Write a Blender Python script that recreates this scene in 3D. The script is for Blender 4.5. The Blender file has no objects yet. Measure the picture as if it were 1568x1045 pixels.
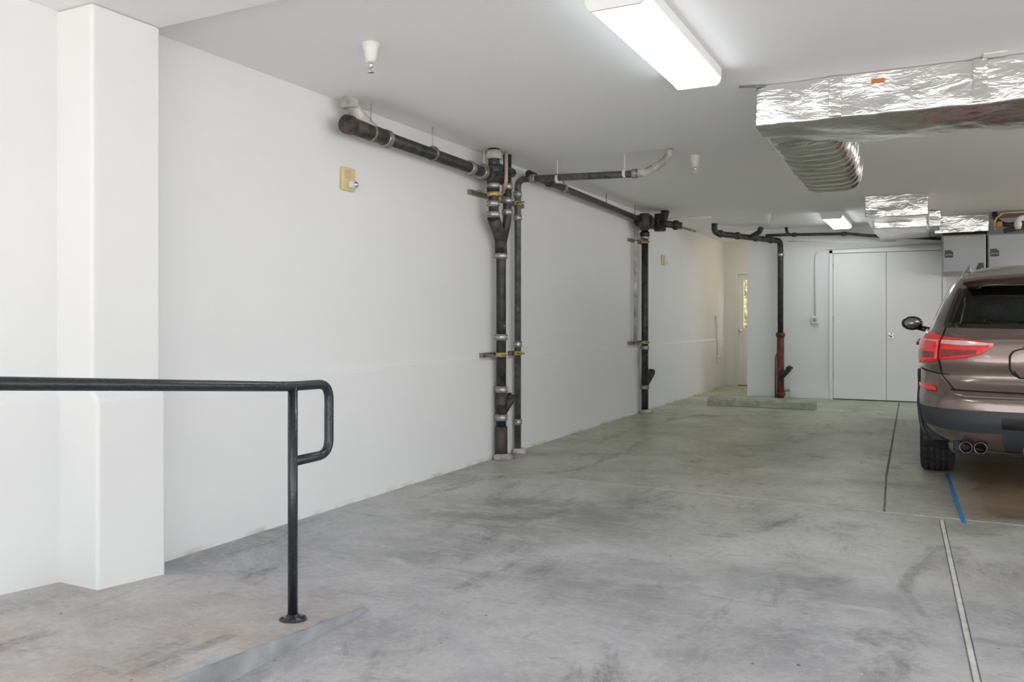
import bpy, bmesh, math, random
from mathutils import Vector, Matrix, noise
random.seed(7)
S = bpy.context.scene
D = bpy.data

# ------------------------------------------------------------ materials
def new_mat(name):
    m = D.materials.new(name); m.use_nodes = True
    nt = m.node_tree
    return m, nt, nt.nodes["Principled BSDF"]

def mat(name, col, rough=0.5, metal=0.0, noise_scale=None, noise_amt=0.1, bump=0.0, bump_scale=40.0,
        coat=0.0, emis=None, emis_s=0.0, spec=0.5, trans=0.0, speck=None):
    m, nt, b = new_mat(name)
    b.inputs["Base Color"].default_value = (*col, 1)
    b.inputs["Roughness"].default_value = rough
    b.inputs["Metallic"].default_value = metal
    b.inputs["Specular IOR Level"].default_value = spec
    b.inputs["Coat Weight"].default_value = coat
    b.inputs["Coat Roughness"].default_value = 0.04
    b.inputs["Transmission Weight"].default_value = trans
    if emis:
        b.inputs["Emission Color"].default_value = (*emis, 1)
        b.inputs["Emission Strength"].default_value = emis_s
    tc = nt.nodes.new("ShaderNodeTexCoord")
    if noise_scale:
        n = nt.nodes.new("ShaderNodeTexNoise"); n.inputs["Scale"].default_value = noise_scale
        n.inputs["Detail"].default_value = 6
        nt.links.new(tc.outputs["Object"], n.inputs["Vector"])
        r = nt.nodes.new("ShaderNodeValToRGB")
        r.color_ramp.elements[0].position = 0.3; r.color_ramp.elements[1].position = 0.7
        r.color_ramp.elements[0].color = (*[max(0, c*(1-noise_amt)) for c in col], 1)
        r.color_ramp.elements[1].color = (*[min(1, c*(1+noise_amt)) for c in col], 1)
        if speck:
            e = r.color_ramp.elements.new(0.74); e.color = (*speck, 1)
        nt.links.new(n.outputs["Fac"], r.inputs["Fac"])
        nt.links.new(r.outputs["Color"], b.inputs["Base Color"])
    if bump:
        n2 = nt.nodes.new("ShaderNodeTexNoise"); n2.inputs["Scale"].default_value = bump_scale
        n2.inputs["Detail"].default_value = 4
        nt.links.new(tc.outputs["Object"], n2.inputs["Vector"])
        bp = nt.nodes.new("ShaderNodeBump"); bp.inputs["Strength"].default_value = bump
        bp.inputs["Distance"].default_value = 0.01
        nt.links.new(n2.outputs["Fac"], bp.inputs["Height"])
        nt.links.new(bp.outputs["Normal"], b.inputs["Normal"])
    return m

def wall_paint():
    m, nt, b = new_mat("wall_paint"); N = nt.nodes.new; L = nt.links.new
    b.inputs["Roughness"].default_value = 0.7
    tc = N("ShaderNodeTexCoord")
    n = N("ShaderNodeTexNoise"); n.inputs["Scale"].default_value = 1.3; n.inputs["Detail"].default_value = 6
    L(tc.outputs["Object"], n.inputs["Vector"])
    r = N("ShaderNodeValToRGB"); e = r.color_ramp.elements
    e[0].position = 0.3; e[0].color = (0.805, 0.815, 0.822, 1); e[1].position = 0.7; e[1].color = (0.835, 0.845, 0.850, 1)
    L(n.outputs["Fac"], r.inputs["Fac"])
    sep = N("ShaderNodeSeparateXYZ"); L(tc.outputs["Object"], sep.inputs[0])
    n2 = N("ShaderNodeTexNoise"); n2.inputs["Scale"].default_value = 4.5; n2.inputs["Detail"].default_value = 7
    L(tc.outputs["Object"], n2.inputs["Vector"])
    lo = N("ShaderNodeMapRange"); lo.inputs[1].default_value = 0.035; lo.inputs[2].default_value = 0.0; lo.inputs[4].default_value = 0.8
    L(sep.outputs["Z"], lo.inputs[0])
    nn = N("ShaderNodeMapRange"); nn.inputs[1].default_value = 0.46; nn.inputs[2].default_value = 0.68
    L(n2.outputs["Fac"], nn.inputs[0])
    mu = N("ShaderNodeMath"); mu.operation = 'MULTIPLY'; L(lo.outputs[0], mu.inputs[0]); L(nn.outputs[0], mu.inputs[1])
    mx = N("ShaderNodeMix"); mx.data_type = 'RGBA'; L(mu.outputs[0], mx.inputs[0]); L(r.outputs[0], mx.inputs[6]); mx.inputs[7].default_value = (0.42, 0.34, 0.26, 1)
    L(mx.outputs[2], b.inputs["Base Color"])
    nb = N("ShaderNodeTexNoise"); nb.inputs["Scale"].default_value = 25; L(tc.outputs["Object"], nb.inputs["Vector"])
    bp = N("ShaderNodeBump"); bp.inputs["Strength"].default_value = 0.08; bp.inputs["Distance"].default_value = 0.01
    L(nb.outputs["Fac"], bp.inputs["Height"]); L(bp.outputs["Normal"], b.inputs["Normal"])
    return m
M_wall = wall_paint()
M_ceil = mat("ceiling_paint", (0.925, 0.93, 0.94), 0.8, noise_scale=0.8, noise_amt=0.008, bump=0.05, bump_scale=60)
M_door = mat("door_paint", (0.87, 0.88, 0.88), 0.45, noise_scale=2, noise_amt=0.015)
M_black = mat("black_enamel", (0.012, 0.016, 0.022), 0.28, noise_scale=60, noise_amt=0.4, bump=0.25, bump_scale=70, coat=0.3)
M_iron = mat("cast_iron_pipe", (0.032, 0.033, 0.035), 0.40, noise_scale=16, noise_amt=0.75, bump=0.4, bump_scale=60, speck=(0.30, 0.29, 0.28))
M_rust = mat("dark_fitting", (0.042, 0.040, 0.038), 0.45, noise_scale=14, noise_amt=0.7, bump=0.5, bump_scale=50, speck=(0.25, 0.22, 0.20))
M_brown = mat("brown_iron", (0.055, 0.044, 0.038), 0.5, noise_scale=14, noise_amt=0.7, bump=0.5, bump_scale=50, speck=(0.22, 0.19, 0.17))
M_abs = mat("grey_painted_pipe", (0.08, 0.083, 0.083), 0.36, noise_scale=20, noise_amt=0.6, bump=0.3, bump_scale=50, speck=(0.40, 0.39, 0.38))
M_red = mat("red_primer_pipe", (0.12, 0.032, 0.024), 0.5, noise_scale=10, noise_amt=0.5, bump=0.3, bump_scale=60)
M_band = mat("coupling_band", (0.42, 0.41, 0.40), 0.35, 0.6, noise_scale=40, noise_amt=0.4)
M_brass = mat("brass_clamp", (0.65, 0.46, 0.16), 0.4, 0.4, noise_scale=40, noise_amt=0.3)
M_white = mat("white_plastic", (0.78, 0.77, 0.74), 0.45, noise_scale=20, noise_amt=0.04)
M_overspray = mat("overspray_fitting", (0.5, 0.48, 0.46), 0.6, noise_scale=9, noise_amt=0.5, bump=0.4)
M_beige = mat("beige_plastic", (0.72, 0.60, 0.32), 0.45, noise_scale=20, noise_amt=0.05)
M_chrome = mat("chrome", (0.75, 0.75, 0.75), 0.12, 1.0, noise_scale=8, noise_amt=0.05)
M_steel = mat("galvanized_steel", (0.26, 0.24, 0.21), 0.45, 0.6, noise_scale=30, noise_amt=0.3)
M_cab = mat("cabinet_grey", (0.30, 0.31, 0.32), 0.35, 0.4, noise_scale=5, noise_amt=0.06)
M_cabd = mat("cabinet_dark", (0.06, 0.065, 0.07), 0.5, noise_scale=5, noise_amt=0.1)
M_tube = mat("fluorescent_lens", (0.95, 0.97, 0.98), 0.4, noise_scale=3, noise_amt=0.01, emis=(0.94, 0.985, 1.0), emis_s=10.0)
M_house = mat("fixture_housing", (0.9, 0.91, 0.92), 0.4, noise_scale=3, noise_amt=0.01)
M_blue = mat("blue_tape", (0.03, 0.20, 0.50), 0.6, noise_scale=30, noise_amt=0.2)
M_joint = mat("joint_dark", (0.15, 0.15, 0.14), 0.8, noise_scale=12, noise_amt=0.5)
M_jointl = mat("joint_light", (0.56, 0.56, 0.54), 0.8, noise_scale=12, noise_amt=0.2)
M_stop = mat("wheel_stop_concrete", (0.40, 0.42, 0.36), 0.85, noise_scale=15, noise_amt=0.25, bump=0.5)
M_curb = mat("curb_face_concrete", (0.33, 0.345, 0.36), 0.85, noise_scale=7, noise_amt=0.3, bump=0.5)
M_orange = mat("orange_valve", (0.6, 0.18, 0.03), 0.4, noise_scale=20, noise_amt=0.1)
M_tan = mat("tan_tape", (0.55, 0.45, 0.36), 0.5, noise_scale=20, noise_amt=0.1)
M_drive = mat("driveway_concrete", (0.66, 0.61, 0.57), 0.85, noise_scale=2, noise_amt=0.08)

def concrete(name, tint=(1, 1, 1), stain_and_sheen=True):
    m, nt, b = new_mat(name)
    N = nt.nodes.new; L = nt.links.new
    tc = N("ShaderNodeTexCoord")
    def noi(sc, det=8, rough=0.6, dist=0.0, off=(0, 0, 0), scl=(1, 1, 1), rot=0.0):
        n = N("ShaderNodeTexNoise"); n.inputs["Scale"].default_value = sc
        n.inputs["Detail"].default_value = det; n.inputs["Roughness"].default_value = rough
        n.inputs["Distortion"].default_value = dist
        mp = N("ShaderNodeMapping"); mp.inputs["Location"].default_value = off; mp.inputs["Scale"].default_value = scl
        mp.inputs["Rotation"].default_value = (0, 0, rot)
        L(tc.outputs["Object"], mp.inputs[0]); L(mp.outputs[0], n.inputs["Vector"]); return n
    def ramp(src, stops):
        r = N("ShaderNodeValToRGB"); e = r.color_ramp.elements
        e[0].position, e[0].color = stops[0][0], (*stops[0][1], 1)
        e[1].position, e[1].color = stops[-1][0], (*stops[-1][1], 1)
        for p, c in stops[1:-1]:
            x = e.new(p); x.color = (*c, 1)
        L(src, r.inputs["Fac"]); return r
    def mix(fac, a, c, mode='MIX'):
        mx = N("ShaderNodeMix"); mx.data_type = 'RGBA'; mx.blend_type = mode
        if isinstance(fac, float): mx.inputs[0].default_value = fac
        else: L(fac, mx.inputs[0])
        L(a, mx.inputs[6])
        if isinstance(c, tuple): mx.inputs[7].default_value = (*c, 1)
        else: L(c, mx.inputs[7])
        return mx.outputs[2]
    t = tint
    base = ramp(noi(0.9, 8, 0.62, 0.5).outputs["Fac"],
                [(0.32, (0.385*t[0], 0.388*t[1], 0.405*t[2])), (0.5, (0.475*t[0], 0.476*t[1], 0.493*t[2])), (0.68, (0.55*t[0], 0.55*t[1], 0.563*t[2]))])
    fine = ramp(noi(26, 8, 0.7).outputs["Fac"], [(0.3, (0.84, 0.84, 0.84)), (0.7, (1.08, 1.08, 1.08))])
    c = mix(1.0, base.outputs[0], fine.outputs[0], 'MULTIPLY')
    p1 = ramp(noi(1.25, 7, 0.68, 0.3, (3.1, 1.2, 0)).outputs["Fac"], [(0.34, (0.60, 0.60, 0.60)), (0.46, (0.82, 0.82, 0.82)), (0.58, (1, 1, 1))])
    c = mix(0.9, c, p1.outputs[0], 'MULTIPLY')
    p2 = ramp(noi(2.6, 8, 0.76, 0.5, (7.7, 4.0, 0), (1, 0.42, 1), 0.5).outputs["Fac"], [(0.34, (0.46, 0.46, 0.45)), (0.46, (1, 1, 1))])
    c = mix(0.88, c, p2.outputs[0], 'MULTIPLY')
    p5 = ramp(noi(6.5, 8, 0.78, 0.2, (2.2, 6.0, 0), (0.35, 1.3, 1), 0.2).outputs["Fac"], [(0.32, (0.55, 0.55, 0.54)), (0.43, (1, 1, 1))])
    c = mix(0.8, c, p5.outputs[0], 'MULTIPLY')
    p4 = ramp(noi(2.0, 8, 0.7, 2.5, (1.2, 8.0, 0)).outputs["Fac"], [(0.48, (0, 0, 0)), (0.50, (0.35, 0.35, 0.35)), (0.53, (0, 0, 0))])
    c = mix(p4.outputs[0], c, (0.60, 0.60, 0.59))
    p3 = ramp(noi(38, 2, 0.5, 0.0, (1, 9, 0)).outputs["Fac"], [(0.735, (0, 0, 0)), (0.78, (1, 1, 1))])
    c = mix(p3.outputs[0], c, (0.66, 0.66, 0.64))
    p6 = ramp(noi(18, 2, 0.5, 0.0, (5, 2, 0)).outputs["Fac"], [(0.225, (1, 1, 1)), (0.25, (0, 0, 0))])
    c = mix(p6.outputs[0], c, (0.12, 0.12, 0.11))
    if stain_and_sheen:
        # individual oil / scuff marks on the slab
        smear = noi(5.5, 8, 0.75, 0.6, (4.4, 1.1, 0), (0.6, 1.3, 1), 0.4).outputs["Fac"]
        sm = N("ShaderNodeMapRange"); sm.inputs[1].default_value = 0.36; sm.inputs[2].default_value = 0.54; L(smear, sm.inputs[0])
        wob = noi(2.2, 4, 0.6).outputs["Color"]
        wv = N("ShaderNodeVectorMath"); wv.operation = 'MULTIPLY_ADD'
        L(wob, wv.inputs[0]); wv.inputs[1].default_value = (0.9, 0.9, 0); L(tc.outputs["Object"], wv.inputs[2])
        for (sx, sy, sr, sd) in ((-2.4, 4.5, 0.75, 0.62), (-2.35, 3.6, 0.5, 0.5), (-1.26, 3.57, 0.6, 0.42), (-0.49, 3.9, 0.4, 0.4),
                                 (-0.28, 6.7, 0.28, 0.8), (-2.5, 10.4, 0.35, 0.85), (-1.8, 4.7, 0.6, 0.42), (-1.4, 8.2, 0.6, 0.38), (0.9, 4.4, 0.6, 0.4), (-3.1, 6.9, 0.5, 0.35)):
            dn = N("ShaderNodeVectorMath"); dn.operation = 'DISTANCE'; L(wv.outputs[0], dn.inputs[0]); dn.inputs[1].default_value = (sx+0.45, sy+0.45, 0)
            mrd = N("ShaderNodeMapRange"); mrd.inputs[1].default_value = sr; mrd.inputs[2].default_value = 0.0; mrd.inputs[4].default_value = sd*1.5
            L(dn.outputs["Value"], mrd.inputs[0])
            mm0 = N("ShaderNodeMath"); mm0.operation = 'MULTIPLY'; L(mrd.outputs[0], mm0.inputs[0]); L(sm.outputs[0], mm0.inputs[1])
            c = mix(mm0.outputs[0], c, (0.17, 0.17, 0.165))
        sep = N("ShaderNodeSeparateXYZ"); L(tc.outputs["Object"], sep.inputs[0])
        mr = N("ShaderNodeMapRange"); mr.inputs[1].default_value = 3.8; mr.inputs[2].default_value = 8.0
        L(sep.outputs["Y"], mr.inputs[0])
        mul = mix(1.0, c, (1.10, 1.13, 0.86), 'MULTIPLY')  # greenish reflection on the far floor, painted into the slab colour
        c = mix(mr.outputs[0], c, mul)
        a1 = N("ShaderNodeMapRange"); a1.inputs[1].default_value = -0.05; a1.inputs[2].default_value = 0.35
        L(sep.outputs["X"], a1.inputs[0])
        a2 = N("ShaderNodeMapRange"); a2.inputs[1].default_value = 5.66; a2.inputs[2].default_value = 5.9
        L(sep.outputs["Y"], a2.inputs[0])
        mm = N("ShaderNodeMath"); mm.operation = 'MULTIPLY'; L(a1.outputs[0], mm.inputs[0]); L(a2.outputs[0], mm.inputs[1])
        c = mix(mm.outputs[0], c, mix(1.0, c, (0.56, 0.42, 0.31), 'MULTIPLY'))
    else:
        p7 = ramp(noi(1.6, 6, 0.6, 0.4, (4, 4, 0)).outputs["Fac"], [(0.45, (1, 1, 1)), (0.62, (1.0, 0.87, 0.76))])
        c = mix(1.0, c, p7.outputs[0], 'MULTIPLY')
    L(c, b.inputs["Base Color"])
    rr = N("ShaderNodeMapRange"); rr.inputs[3].default_value = 0.24; rr.inputs[4].default_value = 0.56
    L(noi(3.0, 6, 0.6, 0.4).outputs["Fac"], rr.inputs[0]); L(rr.outputs[0], b.inputs["Roughness"])
    b.inputs["Specular IOR Level"].default_value = 0.45
    bp = N("ShaderNodeBump"); bp.inputs["Strength"].default_value = 0.12; bp.inputs["Distance"].default_value = 0.01
    L(noi(35, 6, 0.7).outputs["Fac"], bp.inputs["Height"]); L(bp.outputs["Normal"], b.inputs["Normal"])
    return m
M_floor = concrete("concrete_floor")
M_ramp = concrete("concrete_ramp", (1.06, 1.03, 0.99), stain_and_sheen=False)

def foil_mat(name, s1, s2, rough=0.2, tone=0.85, scl=(0.6, 1.0, 1.8), nsc=7.0):
    m, nt, b = new_mat(name)
    N = nt.nodes.new; L = nt.links.new
    b.inputs["Base Color"].default_value = (tone, tone, tone*0.985, 1)
    b.inputs["Metallic"].default_value = 1.0; b.inputs["Roughness"].default_value = rough
    tc = N("ShaderNodeTexCoord")
    n = N("ShaderNodeTexNoise"); n.inputs["Scale"].default_value = 3; n.inputs["Detail"].default_value = 3
    L(tc.outputs["Object"], n.inputs["Vector"])
    ad = N("ShaderNodeMix"); ad.data_type = 'RGBA'; ad.blend_type = 'ADD'; ad.inputs[0].default_value = 0.35
    L(tc.outputs["Object"], ad.inputs[6]); L(n.outputs["Color"], ad.inputs[7])
    v = N("ShaderNodeTexVoronoi"); v.inputs["Scale"].default_value = 6; v.feature = 'F1'
    L(ad.outputs[2], v.inputs["Vector"])
    b1 = N("ShaderNodeBump"); b1.inputs["Strength"].default_value = s1; b1.inputs["Distance"].default_value = 0.03
    L(v.outputs["Distance"], b1.inputs["Height"])
    n3 = N("ShaderNodeTexNoise"); n3.inputs["Scale"].default_value = nsc; n3.inputs["Detail"].default_value = 4.0; n3.inputs["Roughness"].default_value = 0.6
    n3.inputs["Distortion"].default_value = 0.4
    mp = N("ShaderNodeMapping"); mp.inputs["Scale"].default_value = scl; mp.inputs["Rotation"].default_value = (0.2, 0.35, 0)
    L(tc.outputs["Object"], mp.inputs[0]); L(mp.outputs[0], n3.inputs["Vector"])
    b2 = N("ShaderNodeBump"); b2.inputs["Strength"].default_value = s2; b2.inputs["Distance"].default_value = 0.03
    L(n3.outputs["Fac"], b2.inputs["Height"]); L(b1.outputs["Normal"], b2.inputs["Normal"])
    L(b2.outputs["Normal"], b.inputs["Normal"])
    return m
M_foil = foil_mat("foil_wrap", 0.25, 0.40, 0.25, 0.80)
M_foilflex = foil_mat("foil_flex", 0.10, 0.50, 0.22, 0.78, (0.8, 3.2, 1.2), 6.0)

# ------------------------------------------------------------ mesh helpers
def link(o, parent=None):
    S.collection.objects.link(o)
    if parent: o.parent = parent
    return o
def empty(name, loc=(0, 0, 0)):
    e = D.objects.new(name, None); e.location = loc; e.empty_display_size = 0.1
    S.collection.objects.link(e); return e
def mesh_obj(name, verts, faces, m, parent=None, smooth=False, mats=None, fm=None):
    me = D.meshes.new(name); me.from_pydata([tuple(v) for v in verts], [], faces)
    for x in (mats or [m]): me.materials.append(x)
    if fm:
        for p, i in zip(me.polygons, fm): p.material_index = i
    if smooth:
        for p in me.polygons: p.use_smooth = True
    me.update()
    return link(D.objects.new(name, me), parent)
def fix_normals(o):
    bm = bmesh.new(); bm.from_mesh(o.data); bmesh.ops.recalc_face_normals(bm, faces=bm.faces); bm.to_mesh(o.data); bm.free()
def box(name, x0, x1, y0, y1, z0, z1, m, parent=None, bevel=0.0, seg=2):
    v = [(x, y, z) for x in (x0, x1) for y in (y0, y1) for z in (z0, z1)]
    f = [(0, 1, 3, 2), (4, 6, 7, 5), (0, 4, 5, 1), (2, 3, 7, 6), (0, 2, 6, 4), (1, 5, 7, 3)]
    o = mesh_obj(name, v, f, m, parent)
    fix_normals(o)
    if bevel:
        b = o.modifiers.new("bevel", 'BEVEL'); b.width = bevel; b.segments = seg
        for p in o.data.polygons: p.use_smooth = True
        o.modifiers.new("wn", 'WEIGHTED_NORMAL')
    return o
def prism(name, prof, axis, a, b, m, parent=None):
    """extrude 2-D profile along axis 'x' (prof=(y,z)) or 'y' (prof=(x,z)) or 'z' (prof=(x,y))"""
    def P(p, t):
        return {'x': (t, p[0], p[1]), 'y': (p[0], t, p[1]), 'z': (p[0], p[1], t)}[axis]
    n = len(prof)
    v = [P(p, a) for p in prof] + [P(p, b) for p in prof]
    f = [tuple(range(n)), tuple(range(2*n-1, n-1, -1))] + [(i, (i+1) % n, n+(i+1) % n, n+i) for i in range(n)]
    o = mesh_obj(name, v, f, m, parent); fix_normals(o); return o
def fillet(pts, r, seg=6):
    pts = [Vector(p) for p in pts]
    if r <= 0 or len(pts) < 3: return pts
    out = [pts[0]]
    for i in range(1, len(pts)-1):
        a, b, c = pts[i-1], pts[i], pts[i+1]
        d1 = (a-b); d2 = (c-b); l = min(r, d1.length*0.49, d2.length*0.49)
        p1 = b + d1.normalized()*l; p2 = b + d2.normalized()*l
        for k in range(seg+1):
            t = k/seg
            out.append((1-t)**2*p1 + 2*t*(1-t)*b + t*t*p2)
    out.append(pts[-1]); return out
def tube(name, pts, r, m, parent=None, fil=0.0, n=16, seg=6, cap=True):
    P = fillet(pts, fil, seg)
    rs = r if isinstance(r, list) else [r]*len(P)
    verts = []; faces = []
    t0 = (P[1]-P[0]).normalized()
    up = Vector((0, 0, 1)) if abs(t0.z) < 0.9 else Vector((1, 0, 0))
    nrm = t0.cross(up).normalized()
    for i, p in enumerate(P):
        if i == 0: t = (P[1]-P[0]).normalized()
        elif i == len(P)-1: t = (P[-1]-P[-2]).normalized()
        else: t = ((P[i]-P[i-1]).normalized() + (P[i+1]-P[i]).normalized()).normalized()
        nrm = (nrm - t*nrm.dot(t)).normalized(); bi = t.cross(nrm)
        for k in range(n):
            a = 2*math.pi*k/n
            verts.append(p + (nrm*math.cos(a) + bi*math.sin(a))*rs[i])
    for i in range(len(P)-1):
        for k in range(n):
            faces.append((i*n+k, i*n+(k+1) % n, (i+1)*n+(k+1) % n, (i+1)*n+k))
    nf = len(faces)
    if cap:
        faces.append(tuple(range(n-1, -1, -1))); faces.append(tuple(range((len(P)-1)*n, len(P)*n)))
    o = mesh_obj(name, verts, faces, m, parent, smooth=True)
    if cap:
        o.data.polygons[nf].use_smooth = False; o.data.polygons[nf+1].use_smooth = False
    fix_normals(o)
    return o
def lathe(name, prof, m, loc=(0, 0, 0), axis='z', parent=None, n=32, smooth=True, mats=None, fmi=None):
    """prof: list (r, h)"""
    v = []; f = []; fm = []
    for r, h in prof:
        for k in range(n):
            a = 2*math.pi*k/n; x, y = r*math.cos(a), r*math.sin(a)
            v.append({'z': (x, y, h), 'x': (h, x, y), 'y': (x, h, y)}[axis])
    for i in range(len(prof)-1):
        for k in range(n):
            f.append((i*n+k, i*n+(k+1) % n, (i+1)*n+(k+1) % n, (i+1)*n+k))
            fm.append(fmi[i] if fmi else 0)
    f.append(tuple(range(n))); fm.append(0); f.append(tuple(range((len(prof)-1)*n, len(prof)*n))); fm.append(fmi[-1] if fmi else 0)
    v = [(a+loc[0], b+loc[1], c+loc[2]) for a, b, c in v]
    o = mesh_obj(name, v, f, m, parent, smooth=smooth, mats=mats, fm=fm); fix_normals(o); return o

# ------------------------------------------------------------ room shell
H = 2.61
YF = -3.0; XR = 9.0; YB = 13.45
box("floor", -3.62, XR, YF, 15.6, -0.2, 0.0, M_floor)
box("driveway_ground", -30, 40, -40, YF, -0.25, -0.02, M_drive)
box("side_yard_ground", XR+0.2, 40, YF, 20, -0.25, -0.02, M_drive)
box("ceiling", -3.62, XR, 2.71, 15.6, H, H+0.2, M_ceil)
box("ceiling_soffit", -3.62, XR, YF, 2.71, 2.55, H+0.2, M_ceil)
WX = -3.42
wall_left = prism("wall_left", [(-3.62, 0), (WX+0.02, 0), (WX+0.02, 0.85), (WX, 0.87), (WX, H), (-3.62, H)], 'y', 2.711, 15.4, M_wall)
prism("wall_left_front", [(-3.62, 0), (WX+0.02, 0), (WX+0.02, 0.85), (WX, 0.87), (WX, 2.55), (-3.62, 2.55)], 'y', YF, 2.709, M_wall)
pil = prism("pillar", [(-3.50, 0.0), (-3.155, 0.0), (-3.155, 0.86), (-3.19, 0.89), (-3.19, 2.55), (-3.50, 2.55)], 'y', 2.36, 2.712, M_wall)
bb = pil.modifiers.new("b", 'BEVEL'); bb.width = 0.015; bb.segments = 4
box("wall_back", -2.64, XR, YB, YB+0.2, 0, H, M_wall)
box("wall_alcove", -1.8, -1.6, YB+0.2, 15.4, 0, H, M_wall)
dx0, dx1 = -3.22, -2.32
box("wall_far_side", -3.62, dx0, 15.4, 15.6, 0, H, M_wall)
box("wall_far_end", dx1, -1.6, 15.4, 15.6, 0, H, M_wall)
box("wall_far_header", dx0, dx1, 15.4, 15.6, 2.06, H, M_wall)
for i, (y0, y1) in enumerate(((YF, -2.4), (2.2, 2.8), (7.4, 8.0), (12.6, YB+0.2))):  # unseen wall, its openings added to let daylight into the room
    box("wall_right", XR, XR+0.2, y0, y1, 0, H, M_wall)
for y0, y1 in ((-2.4, 2.2), (2.8, 7.4), (8.0, 12.6)):
    box("wall_right_header", XR, XR+0.2, y0, y1, 2.3, H, M_wall)
box("baseboard_back", -2.0, -1.42, YB-0.02, YB, 0, 0.14, M_wall, bevel=0.004)
box("baseboard_end", -2.64, -2.22, YB-0.02, YB, 0, 0.14, M_wall, bevel=0.004)
box("trim_1", -3.40, XR, YF, YF+0.25, 2.35, 2.55, M_wall)

# ramp
def rz(y): return 0.024 + max(0, (2.80-y))*0.075
rp = empty("ramp")
pf = [(2.80, 0), (2.80, 0.018), (2.66, rz(2.66)), (YF, rz(YF)), (YF, 0)]
prism("slab_main", pf, 'x', -3.155, -2.098, M_ramp, rp)
prism("curb_face", [(2.805, 0), (2.805, 0.014), (2.66, rz(2.66)-0.004), (YF, rz(YF)-0.004), (YF, 0)], 'x', -2.098, -2.085, M_curb, rp)
prism("slab_side", [(2.36, 0), (2.36, rz(2.36)), (YF, rz(YF)), (YF, 0)], 'x', -3.40, -3.155, M_ramp, rp)
prism("slab_corner", [(2.80, 0), (2.80, 0.018), (2.712, 0.026), (2.712, 0)], 'x', -3.40, -3.155, M_ramp, rp)

fl = D.objects["floor"]
def strip(name, p, q, w, m, z=0.0015):
    p = Vector((*p, 0)); q = Vector((*q, 0)); d = (q-p).normalized(); n = Vector((-d.y, d.x, 0))*w/2
    zz = Vector((0, 0, z)); lo = Vector((0, 0, -0.002))
    v = [p-n+lo, p+n+lo, q+n+lo, q-n+lo, p-n+zz, p+n+zz, q+n+zz, q-n+zz]
    o = mesh_obj(name, v, [(0, 1, 2, 3), (4, 5, 6, 7), (0, 1, 5, 4), (1, 2, 6, 5), (2, 3, 7, 6), (3, 0, 4, 7)], m, fl)
    fix_normals(o)
strip("joint_a", (-0.46, 13.4), (-0.33, 7.0), 0.016, M_joint)
strip("joint_a2", (-0.33, 7.0), (-0.28, 5.7), 0.014, M_joint)
strip("joint_b", (0.025, 5.62), (0.155, 2.0), 0.004, M_joint)
strip("joint_b2", (0.050, 5.62), (0.18, 2.0), 0.004, M_joint)
strip("joint_b3", (0.0375, 5.62), (0.1675, 2.0), 0.018, M_jointl, 0.001)
strip("joint_c", (-2.5, 5.80), (-0.3, 5.70), 0.006, M_jointl)
strip("joint_c2", (-0.3, 5.70), (8.9, 5.60), 0.009, M_jointl)
strip("joint_d", (-3.38, 2.815), (-2.09, 2.815), 0.006, M_joint)
bt = box("blue_floor_tape", -0.012, 0.012, 0, 1.75, 0.0005, 0.0025, M_blue)
bt.location = (0.155, 5.6, 0); bt.rotation_euler = (0, 0, math.atan2(0.068, 1.7))

# ------------------------------------------------------------ back double door
dd = empty("door_1", (0, 0, 0))
box("frame_left", -1.42, -1.37, YB-0.03, YB-0.001, 0, 2.25, M_door, dd, 0.004)
box("frame_right", 0.10, 0.15, YB-0.03, YB-0.001, 0, 2.25, M_door, dd, 0.004)
box("frame_top", -1.42, 0.15, YB-0.03, YB-0.001, 2.2, 2.25, M_door, dd, 0.004)
box("leaf_a", -1.364, -0.636, YB-0.02, YB-0.001, 0.015, 2.194, M_door, dd, 0.003)
box("leaf_b", -0.630, 0.094, YB-0.02, YB-0.001, 0.015, 2.194, M_door, dd, 0.003)
box("gap_shadow", -1.37, 0.10, YB-0.006, YB-0.0005, 0.0, 2.2, M_cabd, dd)
for z in (0.3, 1.15, 1.95):
    box("hinge", -1.372, -1.358, YB-0.035, YB-0.018, z, z+0.1, M_band, dd)
    box("hinge", 0.088, 0.102, YB-0.035, YB-0.018, z, z+0.1, M_band, dd)
lathe("knob", [(0.012, 0), (0.012, -0.04), (0.028, -0.045), (0.032, -0.06), (0.022, -0.075), (0.004, -0.078)], M_chrome, (-0.57, YB-0.02, 0.97), 'y', dd, 20)
box("plate", -0.6, -0.54, YB-0.024, YB-0.019, 0.94, 1.0, M_chrome, dd)

d2 = empty("door_2")
box("stile_l", dx0+0.03, dx0+0.13, 15.42, 15.46, 0.02, 2.03, M_door, d2, 0.003)
box("stile_r", dx1-0.13, dx1-0.03, 15.42, 15.46, 0.02, 2.03, M_door, d2, 0.003)
box("rail_top", dx0+0.13, dx1-0.13, 15.42, 15.46, 1.93, 2.03, M_door, d2, 0.003)
box("panel_low", dx0+0.13, dx1-0.13, 15.42, 15.46, 0.02, 1.05, M_door, d2, 0.003)
box("jamb_l", dx0, dx0+0.03, 15.38, 15.6, 0, 2.06, M_door, d2)
box("jamb_r", dx1-0.03, dx1, 15.38, 15.6, 0, 2.06, M_door, d2)
box("jamb_t", dx0+0.03, dx1-0.03, 15.38, 15.6, 2.03, 2.06, M_door, d2)
box("threshold", dx0+0.03, dx1-0.03, 15.38, 15.6, 0.0, 0.02, M_steel, d2)
m_g, nt, b = new_mat("clear_glass")
_t = nt.nodes.new("ShaderNodeBsdfTransparent"); _g = nt.nodes.new("ShaderNodeBsdfGlossy"); _g.inputs["Roughness"].default_value = 0.02
_m = nt.nodes.new("ShaderNodeMixShader"); _m.inputs[0].default_value = 0.06
nt.links.new(_t.outputs[0], _m.inputs[1]); nt.links.new(_g.outputs[0], _m.inputs[2]); nt.links.new(_m.outputs[0], nt.nodes["Material Output"].inputs["Surface"])
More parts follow.
